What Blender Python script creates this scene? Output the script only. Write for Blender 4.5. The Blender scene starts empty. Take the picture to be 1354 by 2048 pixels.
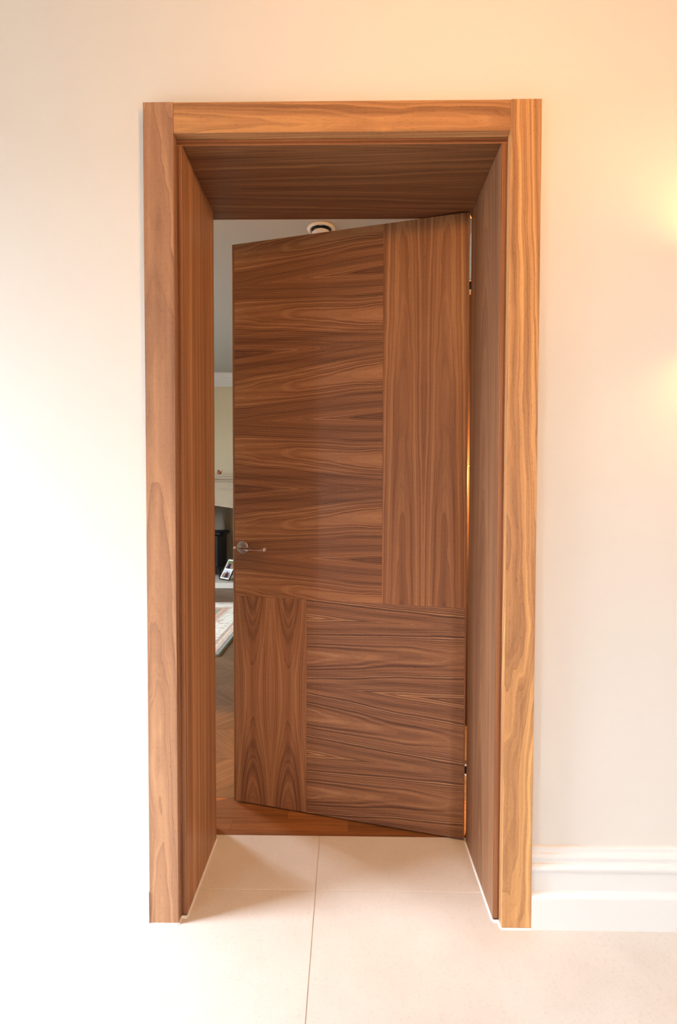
import bpy, bmesh, math, random
from mathutils import Vector, Matrix

scene = bpy.context.scene
COL = scene.collection
random.seed(7)

# ------------------------------------------------------------------ camera
cam_d = bpy.data.cameras.new('camera')
cam_d.sensor_fit = 'VERTICAL'
cam_d.sensor_height = 36.0
cam_d.sensor_width = 24.0
cam_d.lens = 17.8614
cam_d.clip_start = 0.02
cam = bpy.data.objects.new('camera', cam_d)
COL.objects.link(cam)
R_ = Vector((0.99989458, 0.01433719, 0.00229453))
U_ = Vector((-0.00270463, 0.02865043, 0.99958583))
F_ = Vector((-0.01426551, 0.99948667, -0.02868619))
M = Matrix((( R_.x, U_.x, -F_.x, 0.01481668),
            ( R_.y, U_.y, -F_.y, -1.38131262),
            ( R_.z, U_.z, -F_.z, 1.19490109),
            (0, 0, 0, 1)))
cam.matrix_world = M
scene.camera = cam

# ------------------------------------------------------------------ world, lights, exposure
vs = scene.view_settings
vs.view_transform = 'Standard'
vs.look = 'None'
vs.gamma = 1.0
vs.use_curve_mapping = False
vs.exposure = 0.0

SKY = 101.0
world = bpy.data.worlds.new('overcast_sky')
scene.world = world
world.use_nodes = True
bg = world.node_tree.nodes['Background']
bg.inputs[1].default_value = SKY
# overcast sky: three times brighter overhead than at the horizon
wt = world.node_tree
w_tc = wt.nodes.new('ShaderNodeTexCoord')
w_sep = wt.nodes.new('ShaderNodeSeparateXYZ')
w_ramp = wt.nodes.new('ShaderNodeValToRGB')
w_ramp.color_ramp.elements[0].position = 0.0
w_ramp.color_ramp.elements[0].color = (0.28, 0.315, 0.35, 1)
w_ramp.color_ramp.elements[1].position = 1.0
w_ramp.color_ramp.elements[1].color = (0.82, 0.93, 1.04, 1)
wt.links.new(w_tc.outputs['Generated'], w_sep.inputs[0])
wt.links.new(w_sep.outputs[2], w_ramp.inputs[0])
wt.links.new(w_ramp.outputs[0], bg.inputs[0])

WARM = (1.0, 0.51, 0.17)
WARM2 = (1.0, 0.50, 0.15)


def light(name, kind, loc, energy, color, target=None, **kw):
    d = bpy.data.lights.new(name, kind)
    d.energy = energy
    d.color = color
    for k, v in kw.items():
        setattr(d, k, v)
    o = bpy.data.objects.new(name, d)
    COL.objects.link(o)
    o.location = loc
    if target is not None:
        o.rotation_euler = (Vector(target) - Vector(loc)).to_track_quat('-Z', 'Y').to_euler()
    return o


# daylight portals in the window openings; second left and rear ones are added fill
for (wy, wl) in ((-0.52, 0.84), (-3.0, 0.4)):
    po = light('front_window_portal', 'AREA', (-2.61, wy, 1.275), 1.0, (1, 1, 1), (0, wy, 1.275),
               shape='RECTANGLE', size=wl, size_y=1.65)
    po.data.cycles.is_portal = True
po = light('rear_fill_portal', 'AREA', (1.05, -4.21, 1.275), 1.0, (1, 1, 1), (1.05, 0, 1.275),
           shape='RECTANGLE', size=0.3, size_y=1.65)
po.data.cycles.is_portal = True
po = light('far_window_portal', 'AREA', (-3.61, 3.05, 1.5), 1.0, (1, 1, 1), (0, 3.05, 1.5),
           shape='RECTANGLE', size=1.1, size_y=1.6)
po.data.cycles.is_portal = True

# warm opal pendant of the front room (its globe is built further down)
PEND = Vector((0.35, -1.15, 2.28))
light('pendant_bulb', 'POINT', PEND, 46.0, WARM, shadow_soft_size=0.09)
# unseen narrow downlights, added to warm the shaded tiles and door
FILL_DOWNLIGHTS = [(-0.2, -0.80), (0.2, -0.80)]
for (lx, ly) in FILL_DOWNLIGHTS:
    light('fill_downlight_beam', 'SPOT', (lx, ly, 2.705), 50.0, WARM, (lx * 0.5, 0.36, 0.12),
          spot_size=math.radians(34), spot_blend=0.8, shadow_soft_size=0.04)
# up and down beams of the wall sconce that hangs just outside the frame on the right
SC = Vector((1.10, -0.045, 1.74))
light('sconce_up_beam', 'SPOT', SC + Vector((0, 0, 0.075)), 17.0, WARM, SC + Vector((0, 0, 2)),
      spot_size=math.radians(165), spot_blend=0.7, shadow_soft_size=0.03)
light('sconce_down_beam', 'SPOT', SC - Vector((0, 0, 0.075)), 12.0, WARM, SC - Vector((0, 0, 2)),
      spot_size=math.radians(160), spot_blend=0.7, shadow_soft_size=0.03)
# warm wall lamp on the side of the cabinet in the far room
LAMP = Vector((0.86, 1.19, 1.31))
light('cabinet_lamp_bulb', 'POINT', LAMP, 260.0, WARM2, shadow_soft_size=0.022)


# ------------------------------------------------------------------ node helpers
class NT:
    def __init__(self, name):
        self.m = bpy.data.materials.new(name)
        self.m.use_nodes = True
        self.t = self.m.node_tree
        self.n = self.t.nodes
        self.bsdf = self.n['Principled BSDF']

    def link(self, a, b):
        self.t.links.new(a, b)

    def put(self, sock, v):
        if isinstance(v, (int, float)):
            sock.default_value = v
        elif isinstance(v, (tuple, list)):
            sock.default_value = v
        else:
            self.link(v, sock)

    def math(self, op, a, b=0.0, c=0.0):
        nd = self.n.new('ShaderNodeMath')
        nd.operation = op
        self.put(nd.inputs[0], a)
        self.put(nd.inputs[1], b)
        self.put(nd.inputs[2], c)
        return nd.outputs[0]

    def xyz(self, x, y, z=0.0):
        nd = self.n.new('ShaderNodeCombineXYZ')
        self.put(nd.inputs[0], x)
        self.put(nd.inputs[1], y)
        self.put(nd.inputs[2], z)
        return nd.outputs[0]

    def noise(self, vec, scale, detail=2.0, rough=0.5, dim='3D', w=None):
        nd = self.n.new('ShaderNodeTexNoise')
        nd.noise_dimensions = dim
        if vec is not None:
            self.link(vec, nd.inputs['Vector'])
        if w is not None:
            self.put(nd.inputs['W'], w)
        nd.inputs['Scale'].default_value = scale
        nd.inputs['Detail'].default_value = detail
        nd.inputs['Roughness'].default_value = rough
        return nd.outputs[0]

    def ramp(self, fac, stops, interp='LINEAR'):
        nd = self.n.new('ShaderNodeValToRGB')
        cr = nd.color_ramp
        cr.interpolation = interp
        while len(cr.elements) < len(stops):
            cr.elements.new(0.5)
        for e, (p, c) in zip(cr.elements, stops):
            e.position = p
            e.color = (c[0], c[1], c[2], 1)
        self.link(fac, nd.inputs[0])
        return nd.outputs[0]

    def mix(self, fac, a, b, blend='MIX'):
        nd = self.n.new('ShaderNodeMix')
        nd.data_type = 'RGBA'
        nd.blend_type = blend
        self.put(nd.inputs[0], fac)
        self.put(nd.inputs[6], a if not isinstance(a, tuple) else (*a[:3], 1))
        self.put(nd.inputs[7], b if not isinstance(b, tuple) else (*b[:3], 1))
        return nd.outputs[2]

    def maprange(self, v, a, b, c, d, smooth=False):
        nd = self.n.new('ShaderNodeMapRange')
        if smooth:
            nd.interpolation_type = 'SMOOTHSTEP'
        self.put(nd.inputs[0], v)
        for i, x in enumerate((a, b, c, d)):
            nd.inputs[1 + i].default_value = x
        return nd.outputs[0]

    def bump(self, h, strength, dist):
        nd = self.n.new('ShaderNodeBump')
        nd.inputs['Strength'].default_value = strength
        nd.inputs['Distance'].default_value = dist
        self.link(h, nd.inputs['Height'])
        self.link(nd.outputs[0], self.bsdf.inputs['Normal'])

    def coord(self, which='Object'):
        nd = self.n.new('ShaderNodeTexCoord')
        return nd.outputs[which]

    def sep(self, v):
        nd = self.n.new('ShaderNodeSeparateXYZ')
        self.link(v, nd.inputs[0])
        return nd.outputs


def plain(name, color, rough=0.5, metal=0.0, spec=0.5, grain=0.0, grain_scale=200.0):
    t = NT(name)
    t.bsdf.inputs['Base Color'].default_value = (*color, 1)
    t.bsdf.inputs['Roughness'].default_value = rough
    t.bsdf.inputs['Metallic'].default_value = metal
    t.bsdf.inputs['Specular IOR Level'].default_value = spec
    c = t.coord()
    n = t.noise(c, grain_scale, 3.0, 0.6)
    col = t.mix(n, tuple(max(0, x * (1 - grain)) for x in color), tuple(min(1, x * (1 + grain)) for x in color))
    t.link(col, t.bsdf.inputs['Base Color'])
    return t.m


# walnut: a flat board cut from a tapering log.  UV carries metres: u across the grain, v along it.
def walnut(name, c=0.0, leaf=0.0, tilt=0.0, k=0.0, q=0.0, w0=0.0, d0=0.04, wob=0.012, ring=110.0,
           dark=0.75, light_=1.0, seed=0.0, wobu=0.0, streak=0.35, warp_w=1.6, tone=(1.0, 1.0, 1.0), contrast=1.25, bandc=0.8, calm=0.6, dense=0.0):
    t = NT(name)
    uv = t.sep(t.coord('UV'))
    u, w = uv[0], uv[1]
    if leaf:
        pu = t.math('PINGPONG', t.math('SUBTRACT', u, c), leaf)
        uu = t.math('SUBTRACT', pu, leaf / 2)
        lid = t.math('FLOOR', t.math('DIVIDE', t.math('SUBTRACT', u, c), leaf))
    else:
        uu = t.math('SUBTRACT', u, c)
        lid = 0.0
    wp = t.math('SUBTRACT', w, w0)
    # slow wander of the pith along and across the board
    n1 = t.noise(t.xyz(t.math('MULTIPLY', uu, 2.0), t.math('MULTIPLY', w, warp_w), seed), 1.0, 2.0, 0.5)
    n1 = t.math('SUBTRACT', n1, 0.5)
    n2 = t.noise(t.xyz(t.math('MULTIPLY', uu, 9.0), t.math('MULTIPLY', w, warp_w * 2.2), seed + 11.3), 1.0, 3.0, 0.55)
    n2 = t.math('SUBTRACT', n2, 0.5)
    n3 = t.noise(t.xyz(t.math('MULTIPLY', uu, 70.0), t.math('MULTIPLY', w, 14.0), seed + 3.7), 1.0, 2.0, 0.6)
    n3 = t.math('SUBTRACT', n3, 0.5)
    ut = t.math('ADD', uu, t.math('MULTIPLY', wp, tilt))
    ut = t.math('ADD', ut, t.math('MULTIPLY', n1, wob * 2.0))
    d = t.math('ADD', d0, t.math('MULTIPLY', wp, k))
    d = t.math('ADD', d, t.math('MULTIPLY', t.math('MULTIPLY', wp, wp), q))
    d = t.math('ADD', d, t.math('MULTIPLY', n2, wobu if wobu else wob * 2.0))
    r = t.math('SQRT', t.math('ADD', t.math('MULTIPLY', ut, ut), t.math('MULTIPLY', d, d)))
    r = t.math('ADD', r, t.math('MULTIPLY', n3, 0.0022))
    # rings: irregular bands plus sharp latewood lines
    band = t.noise(None, ring * 0.22, 2.0, 0.5, '1D', t.math('ADD', r, seed * 3.1))
    fine = t.noise(None, ring * 1.1, 3.0, 0.7, '1D', t.math('ADD', r, seed * 1.7 + 5.0))
    ph = t.math('FRACT', t.math('ADD', t.math('MULTIPLY', r, ring), t.math('MULTIPLY', band, 2.0)))
    late = t.math('POWER', ph, 4.0)
    late = t.math('MULTIPLY', late, t.maprange(fine, 0.38, 0.62, 0.1, 1.0))
    # where the knife runs tangent to the rings the figure widens and calms down
    steep = t.maprange(t.math('DIVIDE', t.math('ABSOLUTE', ut), r), 0.10, 0.70, calm, 1.0, True)
    late = t.math('MULTIPLY', late, steep)
    # long soft colour streaks and fine pores along the grain
    st = t.noise(t.xyz(t.math('MULTIPLY', uu, 38.0), t.math('MULTIPLY', w, 0.9), seed + 20.0), 1.0, 3.0, 0.6)
    po_ = t.noise(t.xyz(t.math('MULTIPLY', ut, 750.0), t.math('MULTIPLY', w, 55.0), seed), 1.0, 3.0, 0.75)
    v = t.math('ADD', t.math('MULTIPLY', t.math('SUBTRACT', band, 0.5), bandc),
               t.math('MULTIPLY', t.math('SUBTRACT', fine, 0.5), t.math('MULTIPLY', steep, contrast)))
    v = t.math('ADD', v, t.math('MULTIPLY', t.math('SUBTRACT', st, 0.5), streak * 1.5))
    v = t.math('ADD', v, t.math('MULTIPLY', t.math('SUBTRACT', po_, 0.5), 0.22))
    v = t.math('ADD', v, 0.55)
    v = t.math('SUBTRACT', v, t.math('MULTIPLY', t.math('SUBTRACT', steep, 0.6), dense))
    v = t.math('SUBTRACT', v, t.math('MULTIPLY', late, 0.55 * dark))
    v = t.math('SUBTRACT', v, t.maprange(po_, 0.56, 0.72, 0.0, 0.3))
    T = lambda a: tuple(min(1, x * s * light_) for x, s in zip(a, tone))
    col = t.ramp(v, [(0.03, T((0.054, 0.021, 0.012))), (0.28, T((0.136, 0.053, 0.025))), (0.50, T((0.252, 0.104, 0.045))),
                     (0.74, T((0.39, 0.175, 0.073))), (1.0, T((0.53, 0.27, 0.118)))])
    t.link(col, t.bsdf.inputs['Base Color'])
    t.bsdf.inputs['Roughness'].default_value = 0.42
    t.bsdf.inputs['Specular IOR Level'].default_value = 0.28
    t.bump(v, 0.12, 0.0006)
    return t.m


# ------------------------------------------------------------------ mesh helpers
def link(o, parent=None):
    COL.objects.link(o)
    if parent is not None:
        o.parent = parent
    return o


def mesh_obj(name, bm, mat, parent=None, smooth=False, loc=None):
    me = bpy.data.meshes.new(name)
    bm.normal_update()
    bm.to_mesh(me)
    bm.free()
    if mat is not None:
        me.materials.append(mat)
    if smooth:
        for p in me.polygons:
            p.use_smooth = True
    o = bpy.data.objects.new(name, me)
    if loc is not None:
        o.location = loc
    return link(o, parent)


def empty(name, loc, rotz=0.0):
    o = bpy.data.objects.new(name, None)
    o.empty_display_size = 0.1
    o.location = loc
    o.rotation_euler = (0, 0, rotz)
    return link(o)


def tag(o, label=None, cat=None, group=None, kind=None):
    if label:
        o['label'] = label
    if cat:
        o['category'] = cat
    if group:
        o['group'] = group
    if kind:
        o['kind'] = kind
    return o


def set_grain_uv(bm, grain):
    """metres: v along the grain axis, u round the section"""
    uvl = bm.loops.layers.uv.verify()
    others = [i for i in range(3) if i != grain]
    bm.normal_update()
    for f in bm.faces:
        n = f.normal
        ax = max(range(3), key=lambda i: abs(n[i]))
        for lp in f.loops:
            co = lp.vert.co
            if ax == grain:
                lp[uvl].uv = (co[others[0]], co[others[1]] * 0.3)
            else:
                ua = [i for i in others if i != ax][0]
                lp[uvl].uv = (co[ua], co[grain])


def box_bm(bm, lo, hi, bev=0.0):
    vs_ = [bm.verts.new((x, y, z)) for x in (lo[0], hi[0]) for y in (lo[1], hi[1]) for z in (lo[2], hi[2])]
    fs = []
    for idx in ((0, 1, 3, 2), (4, 6, 7, 5), (0, 4, 5, 1), (2, 3, 7, 6), (0, 2, 6, 4), (1, 5, 7, 3)):
        fs.append(bm.faces.new([vs_[i] for i in idx]))
    if bev > 0:
        es = list({e for f in fs for e in f.edges})
        bmesh.ops.bevel(bm, geom=es, offset=bev, segments=2, profile=0.5, affect='EDGES')
    return bm


def box(name, lo, hi, mat, parent=None, grain=None, bev=0.0, origin=None):
    bm = bmesh.new()
    box_bm(bm, lo, hi, bev)
    if grain is not None:
        set_grain_uv(bm, grain)
    return mesh_obj(name, bm, mat, parent)


def extrude_profile(name, prof, axis, a, b, mat, parent=None, smooth=False):
    """prof: list of 2D points; axis 'x': (y,z) profile swept from x=a to b; axis 'y': (x,z) profile swept along y"""
    bm = bmesh.new()
    def pt(p, s):
        return (s, p[0], p[1]) if axis == 'x' else (p[0], s, p[1])
    A = [bm.verts.new(pt(p, a)) for p in prof]
    B = [bm.verts.new(pt(p, b)) for p in prof]
    n = len(prof)
    for i in range(n):
        j = (i + 1) % n
        bm.faces.new((A[i], A[j], B[j], B[i]))
    bm.faces.new(list(reversed(A)))
    bm.faces.new(B)
    bmesh.ops.recalc_face_normals(bm, faces=bm.faces)
    return mesh_obj(name, bm, mat, parent, smooth)


def lathe_bm(bm, prof, seg=32, center=(0, 0, 0), axis='z', closed=False):
    rings = []
    for (r, h) in prof:
        ring = []
        for i in range(seg):
            a = 2 * math.pi * i / seg
            x, y = r * math.cos(a), r * math.sin(a)
            p = (x, y, h) if axis == 'z' else (x, h, y)
            ring.append(bm.verts.new((p[0] + center[0], p[1] + center[1], p[2] + center[2])))
        rings.append(ring)
    for r0, r1 in zip(rings, rings[1:] + (rings[:1] if closed else [])):
        for i in range(seg):
            j = (i + 1) % seg
            bm.faces.new((r0[i], r0[j], r1[j], r1[i]))
    if not closed:
        bm.faces.new(rings[0])
        bm.faces.new(rings[-1])
    bmesh.ops.recalc_face_normals(bm, faces=bm.faces)
    return bm


def loft_bm(bm, sections):
    """sections: list of lists of 3D points (same count)"""
    rings = [[bm.verts.new(p) for p in s] for s in sections]
    n = len(rings[0])
    for r0, r1 in zip(rings, rings[1:]):
        for i in range(n):
            j = (i + 1) % n
            bm.faces.new((r0[i], r0[j], r1[j], r1[i]))
    bm.faces.new(rings[0])
    bm.faces.new(rings[-1])
    bmesh.ops.recalc_face_normals(bm, faces=bm.faces)
    return bm


# ------------------------------------------------------------------ dimensions (metres, from the perspective of the photo)
W, H = 1.0623, 2.25            # outside of the casing
A_, S_ = 0.0813, 0.0162        # casing board width, reveal margin of the lining
T_, D_, D2 = 0.0295, 0.3523, 0.402   # wall face, end of lining stop, far wall face
XO, XI, XL = W / 2, W / 2 - A_, W / 2 - A_ - S_
ZI, ZL = H - A_, H - A_ - S_
CEIL, CEIL2 = 2.72, 2.90
X0, X1, Y0 = -2.6, 2.4, -4.2          # front room
FX0, FX1, FY1 = -3.6, 0.95, 5.72      # far room

# ------------------------------------------------------------------ materials
def wall_paint(name, color, rough=0.75):
    t = NT(name)
    c = t.coord()
    n = t.noise(c, 90.0, 3.0, 0.6)
    n2 = t.noise(c, 1.3, 2.0, 0.5)
    col = t.mix(n2, tuple(x * 0.985 for x in color), tuple(min(1, x * 1.01) for x in color))
    t.link(col, t.bsdf.inputs['Base Color'])
    t.bsdf.inputs['Roughness'].default_value = rough
    t.bsdf.inputs['Specular IOR Level'].default_value = 0.3
    t.bump(n, 0.03, 0.001)
    return t.m


M_wall = wall_paint('cream_wall_paint', (0.79, 0.75, 0.695))
M_stonewall = wall_paint('stone_wall_paint', (0.45, 0.40, 0.34))
M_taupe = wall_paint('taupe_wall_paint', (0.20, 0.175, 0.15))
M_ceiling = wall_paint('taupe_ceiling_paint', (0.26, 0.225, 0.185))
M_wall_far = wall_paint('pale_yellow_wall_paint', (0.62, 0.545, 0.375))
M_ceiling_far = wall_paint('far_ceiling_paint', (0.47, 0.46, 0.425))
M_white = plain('white_satin_paint', (0.83, 0.82, 0.80), 0.35, 0, 0.45, 0.01)
M_cornice = plain('white_cornice_paint', (0.70, 0.70, 0.68), 0.6, 0, 0.3, 0.01)
M_seal = plain('white_sealant', (0.82, 0.81, 0.79), 0.4, 0, 0.4, 0.02)
M_chrome = plain('polished_nickel', (0.72, 0.66, 0.60), 0.14, 1.0, 0.5, 0.02)
M_chrome_b = plain('brushed_nickel', (0.55, 0.48, 0.42), 0.28, 1.0, 0.5, 0.04)
M_lever_glint = plain('window_glint_on_nickel', (0.92, 0.92, 0.94), 0.45, 0.7, 0.5, 0.0)  # window reflection on the lever ends put into a paler colour
M_black = plain('black_plastic', (0.012, 0.012, 0.012), 0.5, 0, 0.3, 0.2)
M_iron = plain('black_cast_iron', (0.008, 0.008, 0.009), 0.55, 0, 0.35, 0.35, 60)
M_brass = plain('warm_brass', (0.80, 0.50, 0.16), 0.2, 1.0, 0.5, 0.05)


def tile_material():
    t = NT('beige_limestone_tile')
    c = t.coord()
    a = t.noise(c, 6.0, 5.0, 0.6)
    b = t.noise(c, 420.0, 3.0, 0.65)
    f = t.noise(c, 95.0, 4.0, 0.7)
    col = t.ramp(a, [(0.3, (0.65, 0.60, 0.548)), (0.7, (0.71, 0.66, 0.61))])
    col = t.mix(t.maprange(f, 0.54, 0.72, 0.0, 0.30), col, (0.46, 0.38, 0.30))
    col = t.mix(t.maprange(b, 0.60, 0.72, 0.0, 0.55), col, (0.28, 0.22, 0.17))
    col = t.mix(t.maprange(b, 0.24, 0.36, 0.5, 0.0), col, (0.74, 0.68, 0.61))
    t.link(col, t.bsdf.inputs['Base Color'])
    t.bsdf.inputs['Roughness'].default_value = 0.5
    t.bsdf.inputs['Specular IOR Level'].default_value = 0.35
    t.bump(f, 0.08, 0.001)
    return t.m


M_tile = tile_material()
M_grout = plain('light_grout', (0.62, 0.56, 0.49), 0.8, 0, 0.2, 0.08)


def stone_material(name, base):
    t = NT(name)
    c = t.coord()
    a = t.noise(c, 7.0, 5.0, 0.6)
    b = t.noise(c, 160.0, 3.0, 0.6)
    col = t.mix(a, tuple(x * 0.88 for x in base), tuple(x * 1.08 for x in base))
    col = t.mix(t.maprange(b, 0.6, 0.75, 0, 0.4), col, tuple(x * 0.7 for x in base))
    t.link(col, t.bsdf.inputs['Base Color'])
    t.bsdf.inputs['Roughness'].default_value = 0.7
    t.bump(b, 0.05, 0.001)
    return t.m


M_stone = stone_material('beige_limestone', (0.42, 0.345, 0.245))
M_hearth = stone_material('pale_hearth_stone', (0.62, 0.59, 0.52))
M_chamber = stone_material('chamber_render', (0.36, 0.31, 0.23))


def oak(name, base, seed=0.0):
    """floor board: UV u across, v along, plus per-piece tone from the object's own random value"""
    t = NT(name)
    uv = t.sep(t.coord('UV'))
    info = t.n.new('ShaderNodeObjectInfo')
    rnd = info.outputs['Random']
    off = t.math('MULTIPLY', rnd, 37.0)
    g = t.noise(t.xyz(t.math('MULTIPLY', uv[0], 70.0), t.math('MULTIPLY', uv[1], 3.0), off), 1.0, 4.0, 0.65)
    p = t.noise(t.xyz(t.math('MULTIPLY', uv[0], 500.0), t.math('MULTIPLY', uv[1], 18.0), off), 1.0, 2.0, 0.6)
    v = t.math('ADD', g, t.math('MULTIPLY', t.math('SUBTRACT', rnd, 0.5), 0.28))
    v = t.math('SUBTRACT', v, t.maprange(p, 0.55, 0.8, 0.0, 0.16))
    col = t.ramp(v, [(0.2, tuple(x * 0.55 for x in base)), (0.5, base), (0.8, tuple(x * 1.45 for x in base))])
    t.link(col, t.bsdf.inputs['Base Color'])
    t.bsdf.inputs['Roughness'].default_value = 0.45
    t.bsdf.inputs['Specular IOR Level'].default_value = 0.35
    return t.m


M_oak = oak('oak_chevron', (0.15, 0.088, 0.047))
M_oak_thr = oak('oak_threshold', (0.27, 0.105, 0.034))

# walnut boards, each with its own figure
M_w_left = walnut('walnut_left_stile', c=-0.497, d0=0.055, k=0.022, wob=0.03, wobu=0.05, ring=85, dark=0.5, light_=1.65, seed=3.1, streak=0.25, warp_w=0.8, contrast=0.65, bandc=0.35, tone=(0.96, 1.19, 1.5))
M_w_right = walnut('walnut_right_stile', c=0.43, d0=0.075, k=-0.03, tilt=0.035, w0=1.2, wob=0.05, wobu=0.06, ring=88, dark=0.55, light_=1.9, seed=8.4, streak=0.35, warp_w=0.9, contrast=0.75, bandc=0.5, tone=(1.0, 1.2, 1.15))
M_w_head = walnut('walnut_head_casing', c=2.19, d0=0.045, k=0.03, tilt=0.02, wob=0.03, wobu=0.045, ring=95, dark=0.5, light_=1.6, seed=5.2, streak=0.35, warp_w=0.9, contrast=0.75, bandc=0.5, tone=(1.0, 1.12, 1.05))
M_w_lin_l = walnut('walnut_left_lining', c=-0.25, d0=0.02, wob=0.006, ring=125, dark=0.6, light_=1.8, seed=12.0, streak=0.4, warp_w=0.5, contrast=0.85, bandc=0.5, tone=(0.98, 1.1, 1.15))
M_w_lin_r = walnut('walnut_right_lining', c=0.0, leaf=0.36, w0=1.3, d0=0.075, k=0.045, wob=0.012, wobu=0.025, ring=150, dark=0.6, seed=15.5, streak=0.3, warp_w=0.8, contrast=0.85, bandc=0.35, tone=(1.0, 1.12, 1.32))
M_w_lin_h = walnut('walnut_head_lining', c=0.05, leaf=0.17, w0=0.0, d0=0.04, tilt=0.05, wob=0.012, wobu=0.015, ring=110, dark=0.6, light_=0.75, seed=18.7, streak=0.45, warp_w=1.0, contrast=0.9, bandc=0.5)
M_w_strip = walnut('walnut_strip', c=0.0, d0=0.06, wob=0.006, ring=140, dark=0.5, light_=0.72, seed=21.0, streak=0.6, warp_w=0.4, tone=(1.0, 0.92, 0.9))  # tone darkened to carry the shade of the recess
M_w_tl = walnut('walnut_cross_upper', c=0.9697, leaf=0.2567, w0=-0.58, tilt=-0.075, d0=0.062, k=-0.028, wob=0.018, wobu=0.013, ring=235, dark=0.95, seed=31.0, light_=0.98, streak=0.4, warp_w=1.6, contrast=1.65, bandc=0.6, calm=0.22, dense=0.16)
M_w_br = walnut('walnut_cross_lower', c=0.2335, leaf=0.2567, w0=-0.29, tilt=0.075, d0=0.062, k=0.028, wob=0.018, wobu=0.013, ring=235, dark=0.95, seed=36.0, light_=1.03, streak=0.4, warp_w=1.6, contrast=1.65, bandc=0.6, calm=0.22, dense=0.16, tone=(1.0, 1.08, 1.2))
M_w_tr = walnut('walnut_upright_upper', c=-0.1485, leaf=0.1455, w0=1.30, d0=0.052, k=0.016, wob=0.008, wobu=0.020, ring=120, dark=0.65, seed=41.0, light_=1.0, streak=0.4, warp_w=0.9, contrast=1.05, bandc=0.55)
M_w_bl = walnut('walnut_upright_lower', c=-0.8686, leaf=0.146, w0=0.46, d0=0.060, q=-0.24, wob=0.006, wobu=0.014, ring=120, dark=0.75, seed=47.0, light_=1.02, streak=0.35, warp_w=1.2, contrast=0.85, bandc=0.5, calm=0.5)
M_w_edge = walnut('walnut_lipping', c=0.3, d0=0.1, wob=0.004, ring=120, dark=0.5, light_=0.8, seed=52.0, warp_w=0.5)
M_w_core = walnut('walnut_door_core', c=0.3, d0=0.1, wob=0.02, ring=90, dark=0.6, seed=55.0)
M_cab = walnut('honey_cabinet_wood', c=0.0, d0=0.1, wob=0.03, ring=60, dark=0.4, light_=0.15, seed=61.0, tone=(1.15, 1.0, 0.75))

# ------------------------------------------------------------------ large structure: front room shell
def structure(o, label, cat):
    return tag(o, label, cat, None, 'structure')


def multi_box(name, boxes, mat, parent=None):
    bm = bmesh.new()
    for lo, hi in boxes:
        box_bm(bm, lo, hi)
    return mesh_obj(name, bm, mat, parent)


OPX, OPZ = XL + 0.032, ZL + 0.032      # structural opening hidden behind the casing
wall = multi_box('wall_back', [((X0 - 0.2, T_, -0.05), (-OPX, D2, CEIL2 + 0.3)),
                               ((OPX, T_, -0.05), (X1 + 0.2, D2, CEIL2 + 0.3)),
                               ((-OPX, T_, OPZ), (OPX, D2, CEIL2 + 0.3)),
                               ((FX0 - 0.2, T_ + 0.1, -0.05), (X0 - 0.2, D2, CEIL2 + 0.3))], M_wall)
structure(wall, 'thick cream painted wall that holds the walnut doorway', 'wall')
WINS = [(-0.94, -0.10), (-3.2, -2.8)]
WS = 0.45
WH = 2.1
wb = [((X0 - 0.2, Y0, -0.05), (X0, -3.2, CEIL)), ((X0 - 0.2, -2.8, -0.05), (X0, -0.94, CEIL)), ((X0 - 0.2, -0.10, -0.05), (X0, T_, CEIL))]
for ya, yb in WINS:
    wb.append(((X0 - 0.2, ya, WH), (X0, yb, CEIL)))
    wb.append(((X0 - 0.2, ya, -0.05), (X0, yb, WS)))
w = multi_box('wall_left', wb, M_wall)
structure(w, 'cream side wall with a tall garden window and an added fill window left of the doorway', 'wall')
w = multi_box('wall_right', [((X1, Y0, -0.05), (X1 + 0.2, T_, CEIL))], M_stonewall)
structure(w, 'plain stone coloured side wall right of the doorway', 'wall')
w = multi_box('wall_rear', [((X0 - 0.2, Y0 - 0.2, -0.05), (0.9, Y0, CEIL)), ((1.2, Y0 - 0.2, -0.05), (X1 + 0.2, Y0, CEIL)),
                            ((0.9, Y0 - 0.2, -0.05), (1.2, Y0, WS)), ((0.9, Y0 - 0.2, WH), (1.2, Y0, CEIL))], M_taupe)
structure(w, 'plain taupe wall of the tiled room opposite the doorway', 'wall')
c = multi_box('ceiling', [((X0 - 0.2, Y0 - 0.2, CEIL), (X1 + 0.2, T_, CEIL + 0.1))], M_ceiling)
structure(c, 'taupe ceiling of the tiled room in front of the doorway', 'ceiling')
# window frames in the left wall; the farther window is added for fill daylight
for (ya, yb), nm, lb in zip(WINS, ('window_1', 'fill_window_2'), ('tall white garden window frame beside the doorway wall', 'added fill window with tall white frame far from the doorway wall')):
    win = box(nm, (X0 - 0.18, ya, WS), (X0 - 0.12, ya + 0.04, WH), M_white)
    structure(win, lb, 'window')
    box('frame_jamb', (X0 - 0.18, yb - 0.04, WS), (X0 - 0.12, yb, WH), M_white, win)
    box('frame_head', (X0 - 0.18, ya + 0.04, WH - 0.04), (X0 - 0.12, yb - 0.04, WH), M_white, win)
win = box('fill_window_3', (0.9, Y0 - 0.18, WS), (0.92, Y0 - 0.12, WH), M_white)  # narrow unseen window added to brighten the lower right wall
structure(win, 'added narrow fill window with white frame in the wall opposite the doorway', 'window')
box('frame_jamb', (1.18, Y0 - 0.18, WS), (1.2, Y0 - 0.12, WH), M_white, win)
box('frame_head', (0.92, Y0 - 0.18, WH - 0.04), (1.18, Y0 - 0.12, WH), M_white, win)
terrace = box('terrace', (-45.0, -45.0, -0.12), (45.0, 40.0, -0.055), stone_material('terrace_paving', (0.13, 0.13, 0.125)))
structure(terrace, 'dark paved terrace outside the garden window', 'terrace')

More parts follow.
